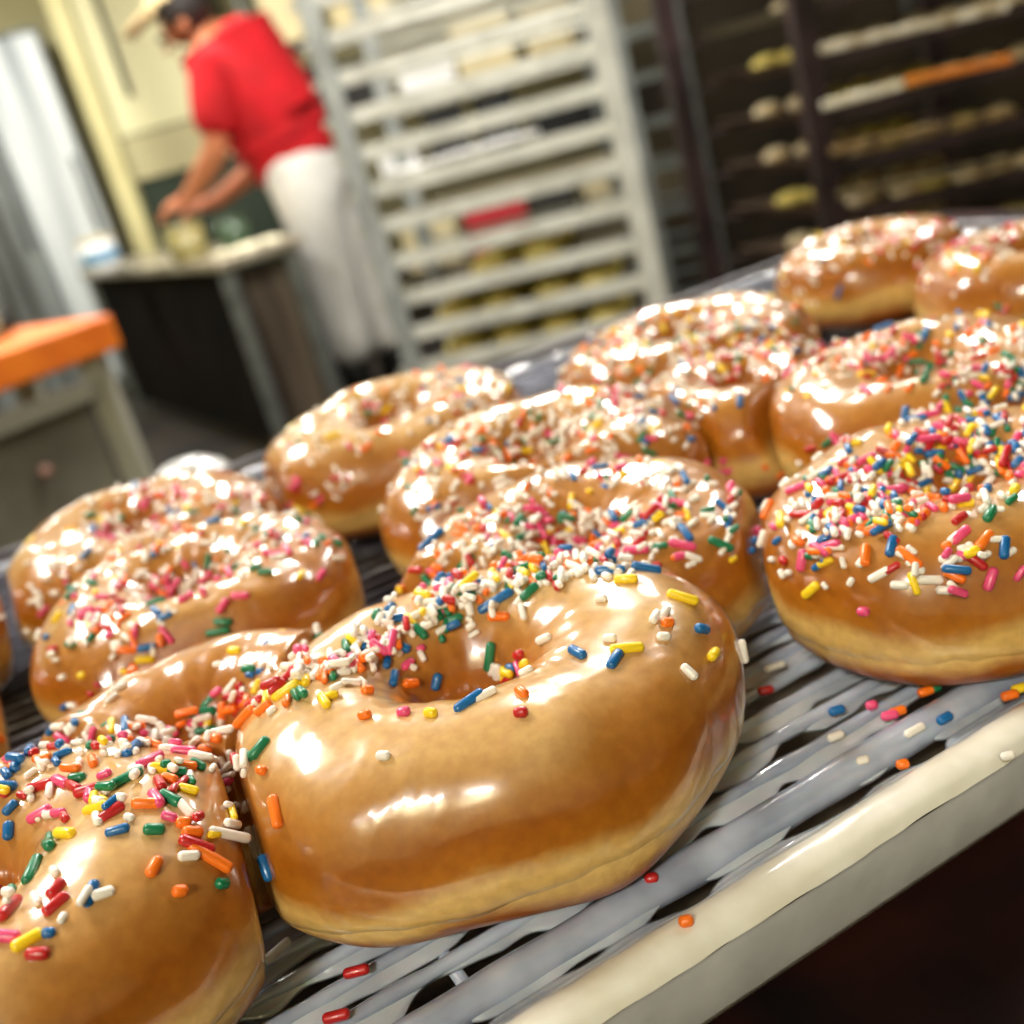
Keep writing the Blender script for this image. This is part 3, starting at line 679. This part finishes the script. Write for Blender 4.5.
# orange and white shelf-edge strips on two trays
for (xa, xb, y_, pz, m, lab) in ((905, 1013, 2.175, (82, 58), mat('orange_strip', lin(236, 136, 30), .5, c2=lin(190, 104, 26), scale=30), 'orange plastic strip along a tray edge in the dark rack'), (822, 903, 2.19, (106, 84), mat('white_strip', lin(246, 242, 226), .5, c2=lin(200, 190, 160), scale=28), 'white strip along a tray edge in the dark rack'),
                                 (820, 1008, 2.17, (50, 6), mat('paper_strip', lin(240, 234, 214), .5, c2=lin(150, 134, 100), scale=22), 'white paper edge along the pale tray of the dark rack'), (830, 1010, 2.17, (152, 112), mat('olive_strip', lin(150, 120, 70), .5, c2=lin(70, 54, 34), scale=26), 'brownish strip along a lower tray edge of the dark rack'),
                                 (838, 1012, 2.17, (196, 160), mat('dull_strip', lin(120, 104, 66), .5, c2=lin(60, 50, 32), scale=26), 'dull olive strip under the brownish one in the dark rack')):
    p = aty(xa, pz[0], y_+0.02); q = aty(xb, pz[1], y_-0.06+0.02)
    bm = bmesh.new(); c = (p+q)/2; bar(bm, p-c, q-c, 0.006, 0.015); o = from_bm('edge_strip', bm, m, bevel=0.002); o.location = c; tag(o, lab, 'shelf strip')
# dark proofing cabinet behind the racks
m_cab = mat('dark_cabinet', lin(44, 36, 26), 0.35, 0.2, c2=lin(20, 16, 12), scale=3)
cb = thing('proofing_cabinet', 'large dark cabinet standing behind the dark rack', 'cabinet', (1.98, 4.76, 0))
bm = bmesh.new(); bx(bm, (0, 0, 1.0), (2.0, 0.9, 1.9)); from_bm('body', bm, m_cab, cb, bevel=0.01)
for i in range(2):
    bm = bmesh.new(); bx(bm, (-0.48+i*0.96, -0.465, 1.0), (0.90, 0.03, 1.75)); dd = from_bm('door', bm, m_cab, cb, bevel=0.006)
    bm = bmesh.new(); rod(bm, (-0.10+i*0.2, -0.51, 0.85), (-0.10+i*0.2, -0.51, 1.2), 0.012); from_bm('handle', bm, m_alu_d, dd, True)
bm = bmesh.new(); bx(bm, (0, 0, 0.025), (1.9, 0.8, 0.05)); from_bm('plinth', bm, m_black, cb)
# storage shelf with boxes behind the pale rack
m_box = mat('cream_carton', lin(214, 200, 156), 0.7, c2=lin(222, 206, 158), scale=6)
m_boxb = mat('blue_box', lin(40, 70, 150), 0.5); m_boxr = mat('red_box', lin(190, 20, 40), 0.5)
sh = thing('storage_shelf', 'wire storage shelf stacked with cartons behind the pale rack', 'shelf', (0.35, 5.5, 0))
SHZ = [0.35, 0.75, 1.1, 1.45, 1.8]
for (x, y) in ((-0.9, -0.22), (0.9, -0.22), (-0.9, 0.22), (0.9, 0.22)):
    bm = bmesh.new(); rod(bm, (x, y, 0), (x, y, 2.0), 0.014); from_bm('post', bm, m_alu_d, sh, True)
for z in SHZ:
    bm = bmesh.new(); bx(bm, (0, 0, z), (1.8, 0.44, 0.02)); from_bm('shelf_board', bm, m_dark, sh, bevel=0.003)
random.seed(5)
bl = {0.35: 'bottom', 0.75: 'second', 1.1: 'middle', 1.45: 'fourth', 1.8: 'top'}
for z in SHZ:
    x = -0.82; kx = 0
    while x < 0.75:
        w = random.uniform(0.14, 0.30); h = random.uniform(0.12, 0.26); r_ = random.random()
        m, cn = (m_box, 'cream') if r_ < (.30 if z < 1.3 else .6) else (m_black, 'black') if r_ < .80 else (m_boxb, 'blue') if r_ < .87 else (m_boxr, 'red') if r_ < .92 else (m_parch, 'white')
        bt = thing('carton', cn+' carton '+ORD[kx]+' from left on the '+bl[z]+' level of the shelf behind the pale rack', 'box', (0.35+x+w/2, 5.45, z+0.0105), group='cartons on the storage shelf')
        bm = bmesh.new(); bx(bm, (0, 0, h/2), (w, 0.26, h)); from_bm('body', bm, m, bt, bevel=0.004)
        bm = bmesh.new(); bx(bm, (0, 0, h+0.0125), (w+0.008, 0.268, 0.024)); from_bm('lid', bm, m, bt, bevel=0.003)
        x += w+random.uniform(0.02, 0.08); kx += 1

# ------------------------------------------------------------------ left: steel table, refrigerator, cabinet, orange topped table
m_steel = mat('worktop_steel', lin(196, 188, 168), 0.35, 0.6, c2=lin(160, 150, 130), scale=5)
m_under_shade = mat('painted_under_shade', lin(20, 12, 8), 0.9, c2=lin(6, 4, 3), scale=4)  # near-black colour stands in for the shade under the steel table
m_under_shade.node_tree.nodes['Principled BSDF'].inputs['Specular IOR Level'].default_value = 0.1
m_side = mat('streaked_side_panel', lin(112, 100, 84), 0.5, 0.2, c2=lin(60, 48, 38), scale=9, stretch=(1, 1, 0.12))
E1 = Vector((.88, .47, 0)).normalized(); E2 = Vector((-.47, .88, 0)).normalized()
C0 = Vector((-0.72, 3.79, 0))
tb = thing('steel_table', 'long steel work table running back from the person, dark underneath', 'table', C0)
def loc(a, b, z): return E1*a+E2*b+Vector((0, 0, z))
rzt = math.atan2(E1.y, E1.x)
bm = bmesh.new(); bx(bm, loc(0.15, 1.05, 0.735), (0.33, 2.14, 0.035), rz=rzt); from_bm('tabletop', bm, m_steel, tb, bevel=0.006)
for (a, b) in ((0.03, 0.03), (0.27, 0.03), (0.03, 2.07), (0.27, 2.07)):
    bm = bmesh.new(); bar(bm, loc(a, b, 0.0), loc(a, b, 0.717), 0.055); from_bm('leg', bm, m_alu_d, tb, bevel=0.006)
bm = bmesh.new(); bx(bm, loc(0.03, 1.05, 0.40), (0.02, 1.95, 0.62), rz=rzt); from_bm('under_shade_panel', bm, m_under_shade, tb)  # added panel that fills the gap under the top with painted shade
bm = bmesh.new(); bx(bm, loc(0.15, 0.07, 0.40), (0.20, 0.02, 0.60), rz=rzt); from_bm('end_panel', bm, m_side, tb)
# pale cloth on its near corner
m_cloth = mat('cream_cloth', lin(238, 232, 200), 0.8)
V = []; Fc = []
for i in range(13):
    for j in range(7):
        p = C0+loc(0.06+0.23*i/12, 0.02+0.22*j/6, 0.7580+0.004*math.sin(i*1.3+j)); V.append(p)
for i in range(12):
    for j in range(6): Fc.append((i*7+j, (i+1)*7+j, (i+1)*7+j+1, i*7+j+1))
cl = new_obj('cloth', V, Fc, m_cloth, smooth=True); md = cl.modifiers.new('thick', 'SOLIDIFY'); md.thickness = 0.004; md.offset = 1
tag(cl, 'cream cloth on the near corner of the steel table beside the person', 'cloth')
# tub with blue label
def tub(name, lab, cat, c, r, h, m, mlab=None, mlid=None):
    t = thing(name, lab, cat, c)
    bm = bmesh.new(); lathe(bm, [(r*.9, 0), (r, h*.1), (r*1.02, h)], (0, 0, 0)); from_bm('body', bm, m, t, True)
    bm = bmesh.new(); lathe(bm, [(r*1.06, h+.0005), (r*1.08, h+h*.08), (r*.5, h+h*.1)], (0, 0, 0)); from_bm('lid', bm, mlid or m, t, True)
    if mlab:
        bm = bmesh.new(); lathe(bm, [(r*1.03, h*.35), (r*1.035, h*.36), (r*1.035, h*.7), (r*1.03, h*.71)], (0, 0, 0)); from_bm('label_band', bm, mlab, t, True)
    return t
m_whp = mat('white_plastic', lin(236, 238, 236), 0.4); m_lb = mat('light_blue_label', lin(120, 170, 205), 0.5)
p = aty(102, 262, 4.85); tub('tub', 'white tub with a pale blue label on the far end of the steel table', 'tub', (p.x, p.y, 0.7530), 0.075, 0.14, m_whp, m_lb, m_box)
p = aty(188, 255, 4.15); tub('jar', 'olive jar on the steel table beneath the person\'s hands', 'jar', (p.x, p.y+0.05, 0.7530), 0.07, 0.12, mat('olive_glass', lin(150, 140, 90), 0.15, coat=.5))
p = aty(205, 250, 4.15); tub('jar', 'dark green jar on the steel table right of the olive one', 'jar', (p.x+0.10, p.y+0.12, 0.7530), 0.06, 0.10, mat('green_glass', lin(60, 84, 60), 0.15, coat=.5))
# refrigerator
m_fr = mat('brushed_steel_doors', lin(150, 158, 160), 0.35, 0.3, c2=lin(62, 62, 60), scale=3, stretch=(5, 1, 0.2), bump=0.01)
m_fr_glare = mat('steel_door_painted_glare', lin(232, 240, 244), 0.35, 0.1, c2=lin(120, 132, 142), scale=2.2, stretch=(5, 1, 0.2), bump=0.01)  # bright column of glare painted into the colour of one door
fr = thing('refrigerator', 'tall brushed steel refrigerator against the wall at the upper left', 'refrigerator', (-2.42, 6.2, 0), 0.25)
bm = bmesh.new(); bx(bm, (0, 0.3, 1.0), (1.5, 0.6, 1.9)); from_bm('body', bm, m_fr, fr, bevel=0.01)
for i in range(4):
    bm = bmesh.new(); bx(bm, (-0.555+i*0.37, -0.02, 1.02), (0.36, 0.04, 1.8)); dd = from_bm('door', bm, m_fr_glare if i == 3 else m_fr, fr, bevel=0.012)
    bm = bmesh.new(); rod(bm, (-0.43+i*0.37, -0.055, 0.9), (-0.43+i*0.37, -0.055, 1.3), 0.012); from_bm('handle', bm, m_alu_d, dd, True)
bm = bmesh.new(); bx(bm, (0, 0.3, 0.025), (1.4, 0.5, 0.05)); from_bm('plinth', bm, m_black, fr)
# cream post in front of it
m_post = mat('cream_paint', lin(228, 222, 168), 0.6, c2=lin(208, 200, 146), scale=3)
bm = bmesh.new(); bx(bm, (0, 0, 1.29), (0.10, 0.10, 2.58)); o = from_bm('square_post', bm, m_post, bevel=0.006); o.location = (-1.46, 6.02, 0.005); tag(o, 'cream square post between the refrigerator and the wall cabinet', 'post')
# wall cabinet with dark base and rod
m_cream = mat('cream_door_paint', lin(244, 240, 196), 0.6); m_beige = mat('beige_panel', lin(198, 190, 148), 0.6); m_dg = mat('dark_green_paint', lin(38, 54, 40), 0.5)
p0 = aty(115, 180, 6.4); p1 = aty(195, 175, 6.4)
wc = thing('tall_cupboard', 'cream cupboard with a beige lower panel behind the person\'s head', 'cupboard', (-1.15, 6.55, 0))
bm = bmesh.new(); bx(bm, (0, 0, 1.16), (0.70, 0.5, 2.2)); from_bm('body', bm, m_dg, wc, bevel=0.008)
bm = bmesh.new(); bx(bm, (-0.04, -0.265, 1.78), (0.56, 0.03, 0.92)); dd = from_bm('door', bm, m_cream, wc, bevel=0.006)
bm = bmesh.new(); rod(bm, (-0.18, -0.30, 1.50), (-0.18, -0.30, 2.1), 0.014); from_bm('handle', bm, m_black, dd, True)
bm = bmesh.new(); bx(bm, (-0.04, -0.265, 1.20), (0.56, 0.03, 0.22)); from_bm('drawer', bm, m_beige, wc, bevel=0.006)
bm = bmesh.new(); bx(bm, (0, 0.02, 0.03), (0.6, 0.4, 0.06)); from_bm('plinth', bm, m_black, wc)
# orange topped table, lower left
ZT = 0.735
pl = aty(0, 372, 1.90); pr = aty(110, 332, 2.05)
ot = thing('prep_table', 'grey prep table with a thick orange wooden top at the left edge', 'table', (pr.x, pr.y, 0))
d1 = Vector((pl.x-pr.x, pl.y-pr.y, 0)).normalized(); d2 = Vector((d1.y, -d1.x, 0)) if d1.y*0-d1.x > 0 else Vector((-d1.y, d1.x, 0))
if d2.y < 0: d2 = -d2
zt_ = (pl.z+pr.z)/2; rz2 = math.atan2(d1.y, d1.x)
m_graypaint = mat('grey_painted_metal', lin(132, 130, 116), 0.5, 0.2, c2=lin(108, 104, 92), scale=5)
m_lgray = mat('light_grey_metal', lin(168, 166, 150), 0.45, 0.3)
bm = bmesh.new(); bx(bm, d1*0.60+d2*0.19+Vector((0, 0, zt_)), (1.22, 0.40, 0.062), rz=rz2); from_bm('tabletop', bm, m_orange, ot, bevel=0.005)
for (a, b) in ((0.035, 0.035), (1.15, 0.035), (0.035, 0.34), (1.15, 0.34)):
    bm = bmesh.new(); bar(bm, d1*a+d2*b, d1*a+d2*b+Vector((0, 0, zt_-0.032)), 0.045); from_bm('leg', bm, m_lgray, ot, bevel=0.004)
bm = bmesh.new(); bx(bm, d1*0.59+d2*0.02+Vector((0, 0, zt_-0.085)), (1.06, 0.02, 0.035), rz=rz2); from_bm('rail', bm, m_lgray, ot, bevel=0.003)
bm = bmesh.new(); bx(bm, d1*0.60+d2*0.05+Vector((0, 0, zt_-0.20)), (1.06, 0.02, 0.19), rz=rz2); dw = from_bm('drawer', bm, m_graypaint, ot, bevel=0.004)
bm = bmesh.new(); sphere(bm, d1*0.20+d2*0.025+Vector((0, 0, zt_-0.19)), (0.012, 0.012, 0.012)); from_bm('knob', bm, mat('pink_brown_knob', lin(150, 110, 96), .5), dw, True)
bm = bmesh.new(); bx(bm, d1*0.60+d2*0.19+Vector((0, 0, 0.20)), (1.06, 0.26, 0.02), rz=rz2); from_bm('lower_shelf', bm, m_lgray, ot, bevel=0.003)
bm = bmesh.new(); bx(bm, (0, 0, 0.06), (0.40, 0.20, 0.12), rz=rz2); o = from_bm('storage_bin', bm, m_lgray, bevel=0.015)
q = Vector((pr.x, pr.y, 0))+d1*0.42+d2*0.20; o.location = (q.x, q.y, 0.2105); tag(o, 'pale grey bin on the lower shelf of the orange topped table', 'bin')
tp = zt_+0.0315
for (f, g, r_, h, m, lab) in ((0.13, 0.26, 0.055, 0.05, mat('green_grey_bowl', lin(120, 124, 96), .4), 'green grey tub on the orange topped table'), (0.22, 0.14, 0.045, 0.06, mat('grey_tub', lin(150, 150, 140), .4), 'grey tub at the left edge on the orange topped table'), (0.06, 0.33, 0.04, 0.045, m_black, 'black tub at the back of the orange topped table')):
    q = Vector((pr.x, pr.y, 0))+d1*f+d2*g; tub('tub', lab, 'tub', (q.x, q.y, tp), r_, h, m)

# ------------------------------------------------------------------ the person
m_skin = mat('skin', lin(196, 122, 84), 0.5, sss=0.1); m_red = mat('red_shirt', lin(208, 4, 24), 0.85, c2=lin(168, 2, 14), scale=6)
m_wh = mat('white_trousers', lin(222, 220, 214), 0.8, c2=lin(200, 198, 192), scale=7); m_hair = mat('dark_hair', lin(30, 20, 16), 0.6)
m_cap = mat('beige_cap', lin(214, 190, 140), 0.7)
def skin_obj(name, pts, edges, m, parent, root=0, sub=2):
    me = bpy.data.meshes.new(name); me.from_pydata([p[0] for p in pts], edges, []); me.materials.append(m)
    o = bpy.data.objects.new(name, me); COL.objects.link(o); o.parent = parent
    md = o.modifiers.new('skin', 'SKIN'); md.use_smooth_shade = True
    if not me.skin_vertices: return o
    for i, p in enumerate(pts):
        r_ = p[1]; me.skin_vertices[0].data[i].radius = (r_, r_) if not isinstance(r_, tuple) else r_
        me.skin_vertices[0].data[i].use_root = (i == root)
    md = o.modifiers.new('sub', 'SUBSURF'); md.levels = sub; md.render_levels = sub
    return o
PY = 4.35
def at_(px, py, dy=0.0): return aty(px-7, py, PY+dy)
hipc = at_(318, 180, 0.0); base = Vector((hipc.x-0.02, PY, 0))
ps = thing('person', 'person in a red shirt and white trousers bending over the steel table, seen from behind', 'person', base)
def L_(v): return (v-base)[:]
pel = at_(312, 178); ch = at_(262, 90); ub = at_(236, 46); nk = at_(206, 32); hd = at_(188, 24)
sL = at_(222, 66, -0.14); sR = at_(262, 40, 0.18)
eL = at_(224, 150, -0.16); wL = at_(196, 198, 0.0); hL = at_(182, 206, 0.02)
eR = at_(286, 150, 0.20); wR = at_(225, 200, 0.16); hR = at_(207, 206, 0.14)
kL = aty(330, 270, PY-0.08); kR = aty(348, 275, PY+0.10)
aL = Vector((kL.x-0.03, PY-0.06, 0.10)); aR = Vector((kR.x+0.07, PY+0.12, 0.10))
hLp = Vector((pel.x, PY-0.09, pel.z-0.06)); hRp = Vector((pel.x+0.04, PY+0.09, pel.z-0.06))
B = [(L_(pel), 0.13), (L_((pel+ch)/2), 0.12), (L_(ch), 0.135), (L_(ub), 0.10), (L_(nk), 0.05), (L_(nk.lerp(hd, .55)), 0.07), (L_(hd), 0.088), (L_(hd+Vector((-0.05, 0, 0.05))), 0.065)]
Ed = [(0, 1), (1, 2), (2, 3), (3, 4), (4, 5), (5, 6), (6, 7)]
def chain(start, lst):
    prev = start
    for (v, r_) in lst:
        B.append((L_(v), r_)); Ed.append((prev, len(B)-1)); prev = len(B)-1
    return prev
def hand(wi, w, h):
    d = (h-w).normalized(); sd_ = d.cross(Vector((0, 1, 0))).normalized(); up = Vector((0, 1, 0))
    palm = chain(wi, [(w+d*0.045, 0.028), (w+d*0.075, 0.030)])
    for k, (o_, ln) in enumerate(((-0.030, .060), (-0.010, .075), (0.010, .070), (0.030, .055))):
        r0 = w+d*0.09+up*o_
        chain(palm, [(r0+d*ln*.3, 0.0095), (r0+d*ln*.65-Vector((0, 0, .012)), 0.0085), (r0+d*ln*.85-Vector((0, 0, .032)), 0.0075)])
    chain(palm, [(w+d*0.05-up*0.045, 0.011), (w+d*0.085-up*0.055-Vector((0, 0, .012)), 0.0095)])
for (s_, e_, w_, h_) in ((sL, eL, wL, hL), (sR, eR, wR, hR)):
    i = chain(3, [(s_, 0.066), ((s_+e_)/2, 0.056), (e_, 0.050), ((e_+w_)/2, 0.045), (w_, 0.032)])
    hand(i, w_, h_)
for (hp_, k_, a_) in ((hLp, kL, aL), (hRp, kR, aR)):
    chain(0, [(hp_, 0.10), ((hp_+k_)/2, 0.085), (k_, 0.062), ((k_+a_)/2, 0.055), (a_, 0.038), (a_+Vector((0, 0, -0.04)), 0.035)])
skin_obj('body', B, Ed, m_skin, ps)
# face details on the head, which looks down and to the left
fd = Vector((-0.75, 0.1, -0.65)).normalized()
bm = bmesh.new(); rod(bm, Vector(L_(hd+fd*0.085)), Vector(L_(hd+fd*0.118)), 0.016, 0.006); from_bm('nose', bm, m_skin, ps, True)
for s_ in (-1, 1):
    bm = bmesh.new(); sphere(bm, L_(hd+fd*0.082+Vector((-0.02, s_*0.034, 0.022))), (0.012, 0.012, 0.012)); from_bm('eye', bm, m_black, ps, True)
    bm = bmesh.new(); sphere(bm, L_(hd+Vector((0.02, s_*0.092, -0.01))), (0.018, 0.008, 0.030)); from_bm('ear', bm, m_skin, ps, True)
bm = bmesh.new(); sphere(bm, L_(hd+fd*0.084+Vector((0.025, 0, -0.035))), (0.012, 0.024, 0.007)); from_bm('mouth', bm, mat('lips', lin(150, 70, 60), .5), ps, True)
hc = hd-fd*0.022+Vector((0.0, 0, 0.02))
bm = bmesh.new(); bmesh.ops.create_uvsphere(bm, u_segments=24, v_segments=16, radius=1.0, matrix=Matrix.Translation(L_(hc)) @ Matrix.Diagonal((0.105, 0.102, 0.105, 1)))
cut = [v for v in bm.verts if (v.co-Vector(L_(hd+fd*0.03))).dot(fd) > 0.0]; bmesh.ops.delete(bm, geom=cut, context='VERTS')
from_bm('hair', bm, m_hair, ps, True)
cd = Vector((-0.45, 0.0, 0.9)).normalized()
bm = bmesh.new(); bmesh.ops.create_uvsphere(bm, u_segments=24, v_segments=16, radius=1.0, matrix=Matrix.Translation(L_(hc+cd*0.02)) @ Matrix.Diagonal((0.112, 0.108, 0.108, 1)))
cut = [v for v in bm.verts if (v.co-Vector(L_(hc+cd*0.035))).dot(cd) < 0.0]; bmesh.ops.delete(bm, geom=cut, context='VERTS')
bx(bm, Vector(L_(hd+Vector((-0.15, 0, 0.03)))), (0.11, 0.15, 0.012), ry=-0.5)
from_bm('cap', bm, m_cap, ps, True)
# shirt
sp = [(L_(pel.lerp(ch, -.02)), 0.178), (L_(pel.lerp(ch, .30)), 0.180), (L_(pel.lerp(ch, .65)), 0.185), (L_(ch), 0.198), (L_(ub), 0.160), (L_(ub.lerp(nk, .45)), 0.085)]
se = [(0, 1), (1, 2), (2, 3), (3, 4), (4, 5)]
for (s_, e_) in ((sL, eL), (sR, eR)):
    n0 = len(sp); sp += [(L_(s_), 0.105), (L_(s_.lerp(e_, .45)), 0.095), (L_(s_.lerp(e_, .9)), 0.088)]; se += [(4, n0), (n0, n0+1), (n0+1, n0+2)]
skin_obj('shirt', sp, se, m_red, ps, root=3)
# trousers
tp_ = [(L_(pel.lerp(ch, .45)), 0.145), (L_(pel), 0.168)]; te = [(0, 1)]
for (hp_, k_, a_) in ((hLp, kL, aL), (hRp, kR, aR)):
    n0 = len(tp_); tp_ += [(L_(hp_), 0.135), (L_((hp_+k_)/2), 0.125), (L_(k_), 0.112), (L_(k_.lerp(a_, .5)), 0.104), (L_(k_.lerp(a_, .80)), 0.100)]
    te += [(1, n0), (n0, n0+1), (n0+1, n0+2), (n0+2, n0+3), (n0+3, n0+4)]
skin_obj('trousers', tp_, te, m_wh, ps, root=1)
for a_ in (aL, aR):
    bm = bmesh.new()
    sphere(bm, L_(Vector((a_.x-0.05, a_.y, 0.046))), (0.15, 0.055, 0.045), 20); rod(bm, Vector(L_(Vector((a_.x, a_.y, 0.05)))), Vector(L_(Vector((a_.x+0.01, a_.y, 0.30)))), 0.058, 0.066, 18)
    from_bm('shoe', bm, m_black, ps, True)
